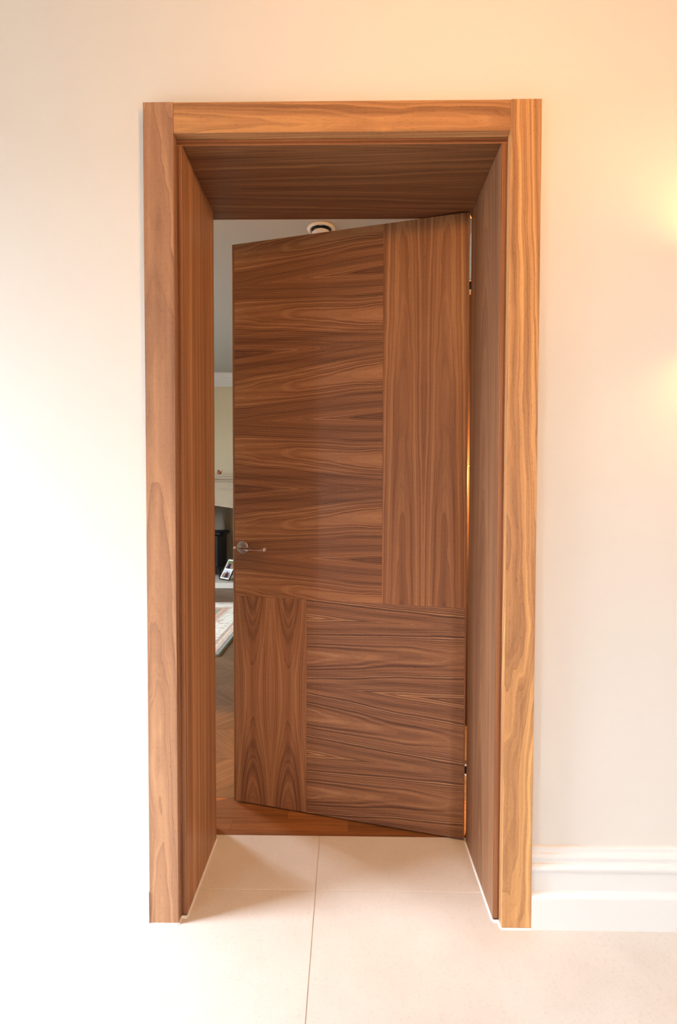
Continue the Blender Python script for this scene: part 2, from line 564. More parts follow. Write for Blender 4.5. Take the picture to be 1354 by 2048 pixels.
# tiled floor: bed of grout with separate tiles (1.2 x 0.6 m, 3 mm joints)
floor = box('floor', (X0, Y0, -0.05), (X1, T_ - 0.001, -0.0015), M_grout)
structure(floor, 'beige limestone tile floor in front of and inside the doorway', 'floor')
box('grout_bed', (-OPX, T_ - 0.001, -0.05), (OPX, 0.378, -0.0015), M_grout, floor)
TJX, TJY, TW, TH, GAP = -0.0735, 0.1285, 1.2, 0.6, 0.003


def tile(x0, y0, x1, y1):
    bm = bmesh.new()
    box_bm(bm, (x0, y0, -0.03), (x1, y1, 0.0), 0.0008)
    return mesh_obj('tile', bm, M_tile, floor)


g = GAP / 2
# two cut tiles inside the doorway
tile(-OPX + 0.002, TJY + g, TJX - g, 0.3785)
tile(TJX + g, TJY + g, OPX - 0.002, 0.3785)
# the row that runs through the doorway: cut round the wall
for i in range(-2, 2):
    x0, x1 = TJX + i * TW + g, TJX + (i + 1) * TW - g
    for j in range(0, 8):
        y1 = TJY - j * TH - g
        y0 = max(TJY - (j + 1) * TH + g, Y0)
        if y1 <= y0:
            continue
        xa, xb = max(x0, X0), min(x1, X1)
        if j == 0:
            # notch: the part in front of the wall and, inside the opening, the part under the lining
            bm = bmesh.new()
            box_bm(bm, (xa, y0, -0.03), (xb, T_ - 0.002, 0.0), 0.0)
            ia, ib = max(xa, -OPX + 0.002), min(xb, OPX - 0.002)
            if ib > ia:
                box_bm(bm, (ia, T_ - 0.002, -0.03), (ib, y1, 0.0), 0.0)
            mesh_obj('tile', bm, M_tile, floor)
        else:
            tile(xa, y0, xb, y1)

# skirting boards
SK = [(T_, 0.0), (T_ - 0.0315, 0.0), (T_ - 0.0315, 0.088), (T_ - 0.030, 0.0925), (T_ - 0.024, 0.099), (T_ - 0.0185, 0.1025),
      (T_ - 0.018, 0.150), (T_ - 0.0185, 0.1545), (T_ - 0.0225, 0.158), (T_ - 0.0255, 0.163), (T_ - 0.0262, 0.168), (T_ - 0.0245, 0.1735),
      (T_ - 0.020, 0.1775), (T_ - 0.0145, 0.179), (T_ - 0.0140, 0.1865), (T_ - 0.0165, 0.189), (T_ - 0.0168, 0.195), (T_ - 0.0145, 0.2015), (T_ - 0.0105, 0.206),
      (T_ - 0.0095, 0.210), (T_ - 0.0095, 0.2155), (T_ - 0.007, 0.2185), (T_, 0.2195)]
b = extrude_profile('baseboard_left', SK, 'x', X0, -XO - 0.0005, M_white)
structure(b, 'tall white moulded skirting board left of the doorway', 'skirting board')
b = extrude_profile('baseboard_right', SK, 'x', XO + 0.0005, X1, M_white)
structure(b, 'tall white moulded skirting board right of the doorway', 'skirting board')

# ------------------------------------------------------------------ walnut casing and deep lining
trim = empty('trim_1', (0, 0, 0))
structure(trim, 'walnut door casing with deep panelled lining set in the cream wall', 'door frame')
JT = 0.0005
ZB = 0.0035    # everything stands on a thin sealant line
box('casing_stile', (-XO, 0.0, ZB), (-XI, T_, H), M_w_left, trim, 2, 0.0009)['label'] = 'left upright board of the walnut casing with pale wavy figure'
box('casing_stile', (XI, 0.0, ZB), (XO, T_, H), M_w_right, trim, 2, 0.0009)['label'] = 'right upright board of the walnut casing with sweeping golden streaks'
box('casing_head', (-XI + JT, 0.0006, ZI), (XI - JT, T_, H - 0.0008), M_w_head, trim, 0, 0.0009)
LT = 0.0315
box('lining_board', (-XL - LT, T_ + 0.0003, ZB), (-XL, D_, ZL + LT), M_w_lin_l, trim, 2, 0.0008)
box('lining_board', (XL, T_ + 0.0003, ZB), (XL + LT, D_, ZL + LT), M_w_lin_r, trim, 2, 0.0008)
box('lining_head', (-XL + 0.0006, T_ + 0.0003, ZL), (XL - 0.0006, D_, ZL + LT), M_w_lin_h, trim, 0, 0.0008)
# front edge lipping of the lining, straight grain; recess shade put into its dark red tone
box('edge_strip', (-XI + 0.0003, T_ - 0.004, ZB + 0.006), (-XL, T_ + 0.0002, ZL), M_w_strip, trim, 2, 0.0004)
box('edge_strip', (XL, T_ - 0.004, ZB + 0.006), (XI - 0.0003, T_ + 0.0002, ZL), M_w_strip, trim, 2, 0.0004)
box('edge_strip', (-XI + 0.0003, T_ - 0.004, ZL), (XI - 0.0003, T_ + 0.0002, ZI - 0.0004), M_w_strip, trim, 0, 0.0004)
# rebate the door closes into
RB = 0.0135
box('rebate_board', (-XL - LT, D_ + 0.0005, ZB), (-XL - RB, D2, ZL + 0.0085), M_w_lin_l, trim, 2)
box('rebate_board', (XL + RB, D_ + 0.0005, ZB), (XL + LT, D2, ZL + 0.0085), M_w_lin_r, trim, 2)
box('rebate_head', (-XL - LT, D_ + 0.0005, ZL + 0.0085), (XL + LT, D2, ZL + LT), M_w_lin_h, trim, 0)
# far side casing
for lo, hi, g_ in (((-XL - 0.10, D2 + 0.0005, ZB), (-XL - RB - 0.004, D2 + 0.018, ZL + 0.10), 2),
                   ((XL + RB + 0.006, D2 + 0.0005, ZB), (XL + 0.10, D2 + 0.018, ZL + 0.10), 2),
                   ((-XL - RB - 0.0035, D2 + 0.0005, ZL + 0.0125), (XL + RB + 0.0055, D2 + 0.018, ZL + 0.10), 0)):
    box('far_casing', lo, hi, M_w_strip, trim, g_, 0.0008)


# white sealant beads along the floor
def bead(p0, p1, r=0.0042):
    bm = bmesh.new()
    a, b_ = Vector((*p0, 0)), Vector((*p1, 0))
    d = (b_ - a).normalized()
    n = Vector((-d.y, d.x, 0))
    secs = []
    for p in (a, b_):
        secs.append([p + n * (r * math.cos(k * math.pi / 5)) + Vector((0, 0, r * math.sin(k * math.pi / 5) - 0.0002)) for k in range(6)])
    loft_bm(bm, secs)
    return mesh_obj('sealant_bead', bm, M_seal, trim)


for s in (-1, 1):
    bead((s * (XL - 0.0005), T_ - 0.002), (s * (XL - 0.0005), D_ - 0.001), 0.0044)
    bead((s * (XI - 0.0005), 0.0), (s * (XI - 0.0005), T_ - 0.006), 0.0044)
    bead((s * XI, -0.0003), (s * XO, -0.0003), 0.0036)
    bead((s * XL, T_ - 0.005), (s * (XI - 0.001), T_ - 0.005), 0.0050)

# ------------------------------------------------------------------ door leaf
DW, DZ0, DZ1 = 0.8766, 0.0065, 2.1542
ANG = math.atan2(0.359 - 0.5736, 0.4292 + 0.4206)
door = empty('door_1', (0.4292, 0.359, 0.0), ANG)
structure(door, 'walnut veneered door leaf standing ajar in the deep doorway', 'door')
# local x runs from -DW (free edge) to 0 (hinge edge); y away from the viewer
u = lambda a: a - DW
PT = 0.003
box('door_core', (u(0.0004), PT, DZ0), (u(DW - 0.0004), 0.044, DZ1), M_w_core, door, 2, 0.0006)
UL, UT, ZJ, UBL, LP, LPR = 0.0082, 0.5835, 0.8145, 0.2995, 0.0082, 0.0042
e = 0.00022


def panel(x0, x1, z0, z1, mat, grain, label):
    o = box('veneer_panel', (u(x0), 0.0, z0), (u(x1), PT, z1), mat, door, grain, 0.0003)
    o['label'] = label
    return o


panel(LP + e, UT - e, ZJ + e, DZ1, M_w_tl, 0, 'large upper veneer panel with crosswise book-matched grain')
panel(UT + e, DW - LPR - e, ZJ + e, DZ1, M_w_tr, 2, 'tall upper veneer panel with upright grain beside the hinges')
panel(LP + e, UBL - e, DZ0, ZJ - e, M_w_bl, 2, 'narrow lower veneer panel with upright cathedral grain')
panel(UBL + e, DW - LPR - e, DZ0, ZJ - e, M_w_br, 0, 'lower veneer panel with crosswise book-matched grain')
box('edge_lipping', (u(0.0), 0.0, DZ0), (u(LP - e), PT, DZ1), M_w_edge, door, 2, 0.0003)
box('edge_lipping', (u(DW - LPR + e), 0.0, DZ0), (u(DW), PT, DZ1), M_w_edge, door, 2, 0.0003)

# lever handle
HU, HZ = 0.0435, 1.0032
bm = bmesh.new()
lathe_bm(bm, [(0.0243, 0.0), (0.0243, -0.0065), (0.0232, -0.0082), (0.0210, -0.0088), (0.001, -0.0088)], 40, (u(HU), 0.0, HZ), 'y')
rose = mesh_obj('handle_rose', bm, M_chrome_b, door)
for p in rose.data.polygons:
    p.use_smooth = len(p.vertices) == 4 and p.area < 0.00003
bm = bmesh.new()
cx, cz = u(HU), HZ - 0.0005
# neck sweeping out from the rose
secs = []
for (yy, rx, rz, dx) in ((-0.0085, 0.0115, 0.0115, 0.0), (-0.018, 0.0105, 0.0095, 0.004), (-0.028, 0.0110, 0.0075, 0.010), (-0.036, 0.0135, 0.0060, 0.016), (-0.041, 0.0140, 0.0055, 0.018)):
    secs.append([(cx + dx + rx * math.cos(a * math.pi / 8), yy, cz + rz * math.sin(a * math.pi / 8)) for a in range(16)])
loft_bm(bm, secs)
mesh_obj('handle_neck', bm, M_chrome, rose, True)
bm = bmesh.new()
secs = []
for (dx, yy, hy, hz, dz) in ((-0.0140, -0.041, 0.0075, 0.0030, 0.0022), (-0.008, -0.042, 0.0080, 0.0026, 0.0022), (0.004, -0.042, 0.0075, 0.0026, 0.0010),
                         (0.014, -0.041, 0.0070, 0.0050, -0.0005), (0.028, -0.041, 0.0065, 0.0056, -0.0008), (0.045, -0.042, 0.0065, 0.0050, -0.001),
                         (0.075, -0.043, 0.0070, 0.0050, -0.0018), (0.104, -0.043, 0.0075, 0.0052, -0.0022)):
    x = cx + dx
    secs.append([(x, yy + hy * sy, cz + dz + hz * sz) for sy, sz in ((-1, -0.6), (-0.8, -1), (0.8, -1), (1, -0.6), (1, 0.6), (0.8, 1), (-0.8, 1), (-1, 0.6))])
loft_bm(bm, secs)
mesh_obj('lever', bm, M_chrome, rose)
box('lever_end', (cx + 0.1042, -0.0515, cz - 0.0080), (cx + 0.1090, -0.0350, cz + 0.0036), M_lever_glint, rose, None, 0.0006)
box('lever_tail', (cx - 0.0180, -0.0495, cz - 0.0018), (cx - 0.0142, -0.0330, cz + 0.0062), M_lever_glint, rose, None, 0.0006)

# concealed hinges between the hinge edge and the rebate
for hz in (1.9135, 0.2475):
    hb = box('hinge', (0.0, 0.010, hz - 0.0125), (0.0125, 0.034, hz + 0.0125), M_black, door, None, 0.0008)
    box('hinge_link', (-0.002, 0.009, hz + 0.0130), (0.0125, 0.035, hz + 0.0215), M_chrome, hb, None, 0.0008)
    box('hinge_link', (-0.002, 0.009, hz - 0.0215), (0.0125, 0.035, hz - 0.0130), M_chrome, hb, None, 0.0008)

# ------------------------------------------------------------------ far room shell
FW = 0.2
w = multi_box('wall_far', [((FX0 - FW, FY1 + 0.62, -0.05), (FX1 + FW, FY1 + 0.82, CEIL2)),
                           ((FX0 - FW, FY1, -0.05), (-2.72, FY1 + 0.62, CEIL2)), ((-1.30, FY1, -0.05), (FX1 + FW, FY1 + 0.62, CEIL2)),
                           ((-2.72, FY1, 1.22), (-1.30, FY1 + 0.62, CEIL2))], M_wall_far)
structure(w, 'pale yellow wall above the stone fireplace in the far room', 'wall')
w = multi_box('wall_far_left', [((FX0 - FW, D2, -0.05), (FX0, 2.50, CEIL2)), ((FX0 - FW, 3.6, -0.05), (FX0, FY1, CEIL2)),
                                ((FX0 - FW, 2.50, -0.05), (FX0, 3.6, 0.7)), ((FX0 - FW, 2.50, 2.3), (FX0, 3.6, CEIL2))], M_wall_far)
structure(w, 'pale yellow window wall of the far room', 'wall')
w = multi_box('wall_far_right', [((FX1, D2, -0.05), (FX1 + FW, FY1, CEIL2))], M_wall_far)
structure(w, 'pale yellow wall of the far room behind the tall cabinet', 'wall')
c = box('ceiling', (FX0 - FW, D2, CEIL2), (FX1 + FW, FY1 + 0.82, CEIL2 + 0.12), M_ceiling_far)
structure(c, 'greyish white ceiling of the far room seen above the door', 'ceiling')
win = box('window_4', (FX0 - 0.12, 2.50, 0.7), (FX0 - 0.05, 2.56, 2.3), M_white)
structure(win, 'white window frame in the side wall of the far room', 'window')
for nm, lo, hi in (('frame_jamb', (FX0 - 0.12, 3.54, 0.7), (FX0 - 0.05, 3.6, 2.3)), ('frame_head', (FX0 - 0.12, 2.56, 2.24), (FX0 - 0.05, 3.54, 2.3)),
                   ('frame_sill', (FX0 - 0.12, 2.56, 0.7), (FX0 - 0.05, 3.54, 0.76)), ('mullion', (FX0 - 0.11, 3.03, 0.76), (FX0 - 0.06, 3.07, 2.24))):
    box(nm, lo, hi, M_white, win)

# cornice round the far room: stepped profile
CO = [(0.0, 2.735), (-0.010, 2.735), (-0.012, 2.752), (-0.020, 2.756), (-0.022, 2.772), (-0.032, 2.776), (-0.036, 2.790), (-0.048, 2.796), (-0.052, 2.812),
      (-0.075, 2.826), (-0.080, 2.845), (-0.105, 2.862), (-0.112, 2.885), (-0.130, 2.889), (-0.132, 2.8995), (0.0, 2.8995)]
t_ = extrude_profile('trim_2', [(FY1 + a, z) for a, z in CO], 'x', FX0, FX1, M_cornice)
structure(t_, 'white stepped plaster cornice over the fireplace wall', 'cornice')
t_ = extrude_profile('trim_3', [(FX1 + a, z) for a, z in CO], 'y', D2, FY1 - 0.14, M_cornice)
structure(t_, 'white stepped plaster cornice above the tall cabinet', 'cornice')

# floor of the far room: boards across the threshold, chevron parquet beyond
floor2 = box('floor', (FX0, 0.378, -0.05), (FX1, FY1 + 0.62, -0.0025), M_oak, None, 0)
structure(floor2, 'oak floor of the far room with chevron blocks and threshold boards', 'floor')
rows = [(0.3795, 0.403), (0.4035, 0.468), (0.4685, 0.533), (0.5335, 0.598)]
for i, (ya, yb) in enumerate(rows):
    x = -1.7 + (0.13, 0.37, 0.02, 0.25)[i]
    xs = [x]
    while xs[-1] < FX1:
        xs.append(xs[-1] + 0.42 + 0.16 * random.random())
    for xa, xb in zip(xs, xs[1:]):
        xb = min(xb, FX1)
        if i == 0:
            if xb < -OPX or xa > OPX:
                continue
            xa, xb = max(xa, -OPX + 0.033 - LT), min(xb, OPX)
        box('threshold_board', (xa, ya, -0.012), (xb - 0.0006, yb, 0.0), M_oak_thr, floor2, 0, 0.0)

# chevron rows run across the room; each block is a parallelogram, side by side along x
RH, BW = 0.30, 0.13


def block_mesh(sgn):
    """parallelogram block: row height RH, width BW along x, leaning sgn * RH in x"""
    bm = bmesh.new()
    gp = 0.0007
    pts = [(gp, gp), (BW - gp, gp), (BW - gp + sgn * RH * 0.95, RH - gp), (gp + sgn * RH * 0.95, RH - gp)]
    lo = [bm.verts.new((p[0], p[1], -0.012)) for p in pts]
    hi = [bm.verts.new((p[0], p[1], 0.0)) for p in pts]
    bm.faces.new(hi)
    for i in range(4):
        j = (i + 1) % 4
        bm.faces.new((lo[i], lo[j], hi[j], hi[i]))
    uvl = bm.loops.layers.uv.verify()
    dv = Vector((sgn * 0.95, 1.0)).normalized()
    nv = Vector((dv.y, -dv.x))
    for f in bm.faces:
        for lp in f.loops:
            co = Vector((lp.vert.co.x, lp.vert.co.y))
            lp[uvl].uv = (co.dot(nv), co.dot(dv))
    bmesh.ops.recalc_face_normals(bm, faces=bm.faces)
    me = bpy.data.meshes.new('parquet_block')
    bm.to_mesh(me)
    bm.free()
    me.materials.append(M_oak)
    return me


BM_ = {1: block_mesh(1), -1: block_mesh(-1)}
spots = []
row = 0
y = 0.5985
while y + RH < 5.25:
    sgn = 1 if row % 2 == 0 else -1
    x = FX0 + 0.32 - (0 if sgn > 0 else -RH * 0.95)
    while x + BW < FX1 - 0.31:
        spots.append((x, y, sgn))
        x += BW
    y += RH
    row += 1


def near_gap(s):
    # how far the block lies from the line of sight through the gap left of the door
    x, yy = s[0] + BW / 2, s[1] + RH / 2
    xs_ = 0.0148 - 0.232 * (yy + 1.38)
    return abs(x - xs_) + 0.12 * yy


spots.sort(key=near_gap)
for (x, y, sgn) in spots[:280]:
    o = bpy.data.objects.new('parquet_block', BM_[sgn])
    o.location = (x, y, 0)
    link(o, floor2)
bm = bmesh.new()
for (x, y, sgn) in spots[280:]:
    me = BM_[sgn].copy()
    me.transform(Matrix.Translation((x, y, 0)))
    bm.from_mesh(me)
    bpy.data.meshes.remove(me)
o = mesh_obj('parquet_blocks', bm, M_oak, floor2)
o['kind'] = 'stuff'
for nm, lo, hi in (('border_board', (FX0, 0.5985, -0.012), (FX0 + 0.31, 5.3, 0.0)), ('border_board', (FX1 - 0.30, 0.5985, -0.012), (FX1, 5.3, 0.0))):
    box(nm, lo, hi, M_oak, floor2, 1)

# ------------------------------------------------------------------ fireplace
FPX, FPH = -2.01, 0.70        # centre and half width of the opening
FPY = 5.46                    # front face of the surround
fp = empty('fireplace_surround', (FPX, FY1, 0.0))
tag(fp, 'beige stone fireplace surround with shallow arched opening below yellow wall', 'fireplace')


def fbox(name, lo, hi, mat=M_stone, bev=0.002):
    return box(name, (lo[0] - FPX, lo[1] - FY1, lo[2]), (hi[0] - FPX, hi[1] - FY1, hi[2]), mat, fp, None, bev)


# arched front slab with opening cut out
def arch_z(x):
    a = abs(x - FPX) / FPH
    if a < 0.80:
        return 1.115 - 0.095 * a
    return 1.115 - 0.095 * a - 0.16 * ((a - 0.80) / 0.20) ** 2


def arch_slab(name, y0, y1, xo, zo, lift, mat):
    """front slab: outer rectangle half-width xo, top zo; opening half-width FPH+lift"""
    bm = bmesh.new()
    n = 40
    top, bot = [], []
    pts_i = [(-(FPH + lift), 0.072)]
    for i in range(n + 1):
        s = -1 + 2 * i / n
        x = s * (FPH + lift)
        pts_i.append((x, arch_z(FPX + s * FPH) + lift))
    pts_i.append((FPH + lift, 0.072))
    pts_o = [(-xo, 0.072)]
    for i in range(n + 1):
        s = -1 + 2 * i / n
        pts_o.append((s * xo, zo if callable(zo) is False else zo(s)))
    pts_o.append((xo, 0.072))
    F = [[bm.verts.new((p[0], yy - FY1, p[1])) for p in pts_i] for yy in (y0, y1)]
    O = [[bm.verts.new((p[0], yy - FY1, p[1])) for p in pts_o] for yy in (y0, y1)]
    m = len(pts_i)
    for i in range(m - 1):
        bm.faces.new((F[0][i], F[0][i + 1], O[0][i + 1], O[0][i]))
        bm.faces.new((F[1][i], O[1][i], O[1][i + 1], F[1][i + 1]))
        bm.faces.new((F[0][i], F[1][i], F[1][i + 1], F[0][i + 1]))
        bm.faces.new((O[0][i], O[0][i + 1], O[1][i + 1], O[1][i]))
    for i in (0, m - 1):
        bm.faces.new((F[0][i], O[0][i], O[1][i], F[1][i]))
    bmesh.ops.recalc_face_normals(bm, faces=bm.faces)
    return mesh_obj(name, bm, mat, fp)


arch_slab('arch_panel', FPY, FY1 - 0.002, FPH + 0.24, 1.30, 0.03, M_stone)
arch_slab('arch_moulding', FPY - 0.012, FPY - 0.0005, FPH + 0.030, lambda s: arch_z(FPX + s * FPH) + 0.032, 0.0, M_stone)
arch_slab('arch_moulding', FPY - 0.006, FPY - 0.0004, FPH + 0.055, lambda s: arch_z(FPX + s * FPH) + 0.058, 0.034, M_stone)
HWD = FPH + 0.24
fbox('frieze', (FPX - HWD, FPY + 0.004, 1.301), (FPX + HWD, FY1 - 0.002, 1.40))
fbox('bead_moulding', (FPX - HWD - 0.012, FPY - 0.014, 1.298), (FPX + HWD + 0.012, FPY + 0.0035, 1.318), M_stone, 0.006)
fbox('bead_moulding', (FPX - HWD - 0.020, FPY - 0.030, 1.401), (FPX + HWD + 0.020, FY1 - 0.002, 1.428), M_stone, 0.008)
fbox('mantel_shelf', (FPX - HWD - 0.07, FPY - 0.10, 1.4705), (FPX + HWD + 0.07, FY1 - 0.002, 1.497), M_stone, 0.006)
fbox('shelf_moulding', (FPX - HWD - 0.06, FPY - 0.088, 1.440), (FPX + HWD + 0.06, FY1 - 0.002, 1.470), M_stone, 0.005)
fbox('shelf_moulding', (FPX - HWD - 0.045, FPY - 0.065, 1.4285), (FPX + HWD + 0.045, FY1 - 0.002, 1.4395), M_stone, 0.004)
for s in (-1, 1):
    xa, xb = sorted((FPX + s * (FPH + 0.065), FPX + s * (FPH + 0.235)))
    fbox('leg_panel', (xa, FPY - 0.020, 0.0725), (xb, FPY - 0.0005, 1.26), M_stone, 0.004)
# firebox: side linings, back and head
ch = empty('firebox', (FPX, FY1, 0.0))
tag(ch, 'shadowed beige rendered firebox behind the black stove', 'firebox')
yb0, yb1 = FY1 + 0.003, FY1 + 0.612
for nm, lo, hi in (('firebox_side', (-0.708, 0.003, 0.0725), (-0.68, 0.585, 1.215)), ('firebox_side', (0.68, 0.003, 0.0725), (0.708, 0.585, 1.215)),
                   ('firebox_back', (-0.708, 0.586, 0.0725), (0.708, 0.615, 1.215)), ('firebox_head', (-0.679, 0.003, 1.19), (0.679, 0.585, 1.215))):
    box(nm, lo, hi, M_chamber, ch)
# hearth slab
h = box('hearth', (FPX - 1.1, 5.214, 0.0005), (FPX + 1.1, FY1 - 0.001, 0.072), M_hearth, None, None, 0.003)
tag(h, 'raised pale stone hearth slab on the oak floor under the stove', 'hearth')
box('back_hearth', (FPX - 0.708, FY1, 0.0005), (FPX + 0.708, FY1 + 0.615, 0.0718), M_hearth, h)

# ------------------------------------------------------------------ wood stove
SX, SY = -2.01, 5.90
st = empty('wood_stove', (SX, SY, 0.072))
tag(st, 'black cast iron wood stove on four legs inside the stone fireplace', 'stove')


def octo(hx, hy, z, ch_=0.05):
    return [(-hx + ch_, -hy, z), (hx - ch_, -hy, z), (hx, -hy + ch_, z), (hx, hy - ch_, z), (hx - ch_, hy, z), (-hx + ch_, hy, z), (-hx, hy - ch_, z), (-hx, -hy + ch_, z)]


bm = bmesh.new()
loft_bm(bm, [octo(0.275, 0.19, 0.150), octo(0.275, 0.19, 0.575)])
mesh_obj('stove_body', bm, M_iron, st)
bm = bmesh.new()
loft_bm(bm, [octo(0.278, 0.193, 0.5755), octo(0.30, 0.215, 0.590), octo(0.318, 0.235, 0.606), octo(0.318, 0.235, 0.616), octo(0.305, 0.222, 0.632), octo(0.29, 0.207, 0.640)])
mesh_obj('top_plate', bm, M_iron, st)
bm = bmesh.new()
loft_bm(bm, [octo(0.285, 0.20, 0.112), octo(0.305, 0.222, 0.125), octo(0.305, 0.222, 0.138), octo(0.280, 0.196, 0.1495)])
mesh_obj('base_plate', bm, M_iron, st)
for sx in (-1, 1):
    for sy in (-1, 1):
        bm = bmesh.new()
        secs = []
        for (z, ox, oy, r) in ((0.118, 0.235, 0.16, 0.038), (0.085, 0.243, 0.168, 0.028), (0.045, 0.243, 0.170, 0.019), (0.018, 0.252, 0.178, 0.016), (0.0, 0.258, 0.184, 0.021)):
            secs.append([(sx * ox + r * math.cos(k * math.pi / 4), sy * oy + r * math.sin(k * math.pi / 4), z) for k in range(8)])
        loft_bm(bm, secs)
        mesh_obj('leg', bm, M_iron, st, True)
dr = box('stove_door', (-0.19, -0.203, 0.20), (0.19, -0.1905, 0.545), M_iron, st, None, 0.004)
box('door_window', (-0.14, -0.2065, 0.27), (0.14, -0.2032, 0.50), plain('dark_stove_glass', (0.01, 0.01, 0.01), 0.08, 0, 0.6), dr, None, 0.002)
box('door_knob', (0.150, -0.235, 0.36), (0.172, -0.2035, 0.40), M_chrome_b, dr, None, 0.006)
bm = bmesh.new()
lathe_bm(bm, [(0.075, 0.6405), (0.075, 0.655), (0.062, 0.658), (0.062, 1.115)], 24)
mesh_obj('flue_pipe', bm, M_iron, st)

# ------------------------------------------------------------------ photo frame leaning on the hearth
def framed_photos():
    bl = Vector((-1.695, 5.455, 0.073))
    br = Vector((-1.527, 5.316, 0.073))
    bdir = (br - bl).normalized()
    lean = Vector((-bdir.y, bdir.x, 0))          # horizontal direction the top leans towards
    wd = (br - bl).length
    up = (lean * 0.150 + Vector((0, 0, 0.245))).normalized()
    nrm = bdir.cross(up).normalized()            # faces the viewer
    if nrm.y > 0:
        nrm = -nrm
    root = empty('photo_frame', (0, 0, 0))
    Z = up.cross(bdir)
    # local frame: x along bottom edge, y up the picture, z out of the picture
    Mx = Matrix((bdir, up, nrm)).transposed().to_4x4()
    Mx.translation = bl + nrm * 0.001 + Vector((0, 0, 0.009))
    root.matrix_world = Mx
    hgt = 0.31
    fw_ = 0.013
    t = plain('dark_brown_frame', (0.035, 0.02, 0.012), 0.4, 0, 0.4, 0.2)
    for lo, hi in (((0, 0, 0), (wd, fw_, 0.016)), ((0, hgt - fw_, 0), (wd, hgt, 0.016)), ((0, fw_, 0), (fw_, hgt - fw_, 0.016)), ((wd - fw_, fw_, 0), (wd, hgt - fw_, 0.016))):
        box('frame_bar', lo, hi, t, root, None, 0.0015)
    box('mount', (fw_, fw_, 0.002), (wd - fw_, hgt - fw_, 0.009), plain('white_mount_card', (0.85, 0.86, 0.86), 0.6), root)

    def picture(name, cx_, cy_, hw, hh, seed, arch):
        # a small group photograph: pale sky, a crowd of warm tones, dark suits in the middle
        q = NT(name)
        c_ = q.sep(q.coord())
        x_ = q.math('DIVIDE', q.math('SUBTRACT', c_[0], cx_), hw)
        y_ = q.math('DIVIDE', q.math('SUBTRACT', c_[1], cy_), hh)
        n_ = q.noise(q.coord(), 60.0 + seed, 2.0, 0.6)
        wv = q.math('MULTIPLY', q.math('SUBTRACT', n_, 0.5), 1.1)
        top = q.math('ADD', y_, q.math('MULTIPLY', q.math('MULTIPLY', x_, x_), 0.6 if arch else 0.1))
        crowd = q.ramp(n_, [(0.30, (0.03, 0.022, 0.03)), (0.45, (0.22, 0.11, 0.075)), (0.55, (0.46, 0.27, 0.19)), (0.66, (0.16, 0.09, 0.07)), (0.8, (0.55, 0.5, 0.48))])
        back = (0.62, 0.66, 0.70) if arch else (0.16, 0.22, 0.07)
        col = q.mix(q.maprange(q.math('ADD', top, wv), 0.45, 0.62, 0.0, 1.0), crowd, back)
        ax_ = q.math('DIVIDE', q.math('SUBTRACT', x_, 0.12 if arch else -0.25), 0.42)
        ay_ = q.math('DIVIDE', q.math('ADD', y_, 0.75), 1.15)
        suit = q.math('ADD', q.math('ADD', q.math('MULTIPLY', ax_, ax_), q.math('MULTIPLY', ay_, ay_)), wv)
        col = q.mix(q.maprange(suit, 0.85, 1.05, 1.0, 0.0), col, (0.016, 0.018, 0.042))
        q.link(col, q.bsdf.inputs['Base Color'])
        q.bsdf.inputs['Roughness'].default_value = 0.3
        return q.m
    ma, mh = 0.016, 0.018
    iw = wd - 2 * fw_
    ih = (hgt - 2 * fw_ - 3 * mh) / 2
    m1 = picture('print_of_two_guests', wd / 2, fw_ + 2 * mh + 1.5 * ih, iw / 2 - ma, ih / 2, 3.0, False)
    m2 = picture('print_of_group', wd / 2, fw_ + mh + 0.5 * ih, iw / 2 - ma, ih / 2, 9.0, True)
    p1 = box('photo_print', (fw_ + ma, fw_ + mh, 0.0091), (wd - fw_ - ma, fw_ + mh + ih, 0.0097), m2, root)
    p2 = box('photo_print', (fw_ + ma, fw_ + 2 * mh + ih, 0.0091), (wd - fw_ - ma, fw_ + 2 * mh + 2 * ih, 0.0097), m1, root)
    tag(root, 'dark framed pair of photographs leaning on the stone hearth beside the stove', 'picture frame')
    return root


framed_photos()

# ------------------------------------------------------------------ bird figurine on the mantel
bd = empty('bird_figurine', (-1.676, 5.42, 1.4975))
tag(bd, 'small rust brown bird ornament with raised tail on the stone mantel', 'ornament')
M_bird = plain('rust_brown_glaze', (0.30, 0.075, 0.022), 0.35, 0, 0.5, 0.45, 60)
bm = bmesh.new()
secs = []
for (x, z, rz, ry) in ((-0.036, 0.026, 0.004, 0.004), (-0.031, 0.026, 0.014, 0.012), (-0.022, 0.027, 0.022, 0.018), (-0.008, 0.025, 0.023, 0.021), (0.006, 0.022, 0.020, 0.019), (0.018, 0.024, 0.016, 0.014),
                       (0.024, 0.034, 0.012, 0.009), (0.028, 0.046, 0.0085, 0.009), (0.033, 0.058, 0.007, 0.009), (0.037, 0.064, 0.003, 0.007)):
    secs.append([(x + (0.35 * rz * math.sin(a * math.pi / 6) if x > 0.02 else 0), ry * math.cos(a * math.pi / 6), z + rz * math.sin(a * math.pi / 6)) for a in range(12)])
loft_bm(bm, secs)
mesh_obj('body', bm, M_bird, bd, True)
bm = bmesh.new()
bmesh.ops.create_uvsphere(bm, u_segments=14, v_segments=10, radius=0.0165)
bmesh.ops.translate(bm, verts=bm.verts, vec=(-0.017, 0, 0.047))
hd = mesh_obj('head', bm, M_bird, bd, True)
bm = bmesh.new()
lathe_bm(bm, [(0.004, 0.0), (0.0005, 0.014)], 8)
for v in bm.verts:
    v.co = Vector((-0.031 - v.co.z * 0.6, v.co.y, 0.047 + v.co.x))
mesh_obj('beak', bm, M_bird, hd)

# ------------------------------------------------------------------ rug
RX0, RX1, RY0, RY1 = -3.05, -0.930, 2.372, 4.285


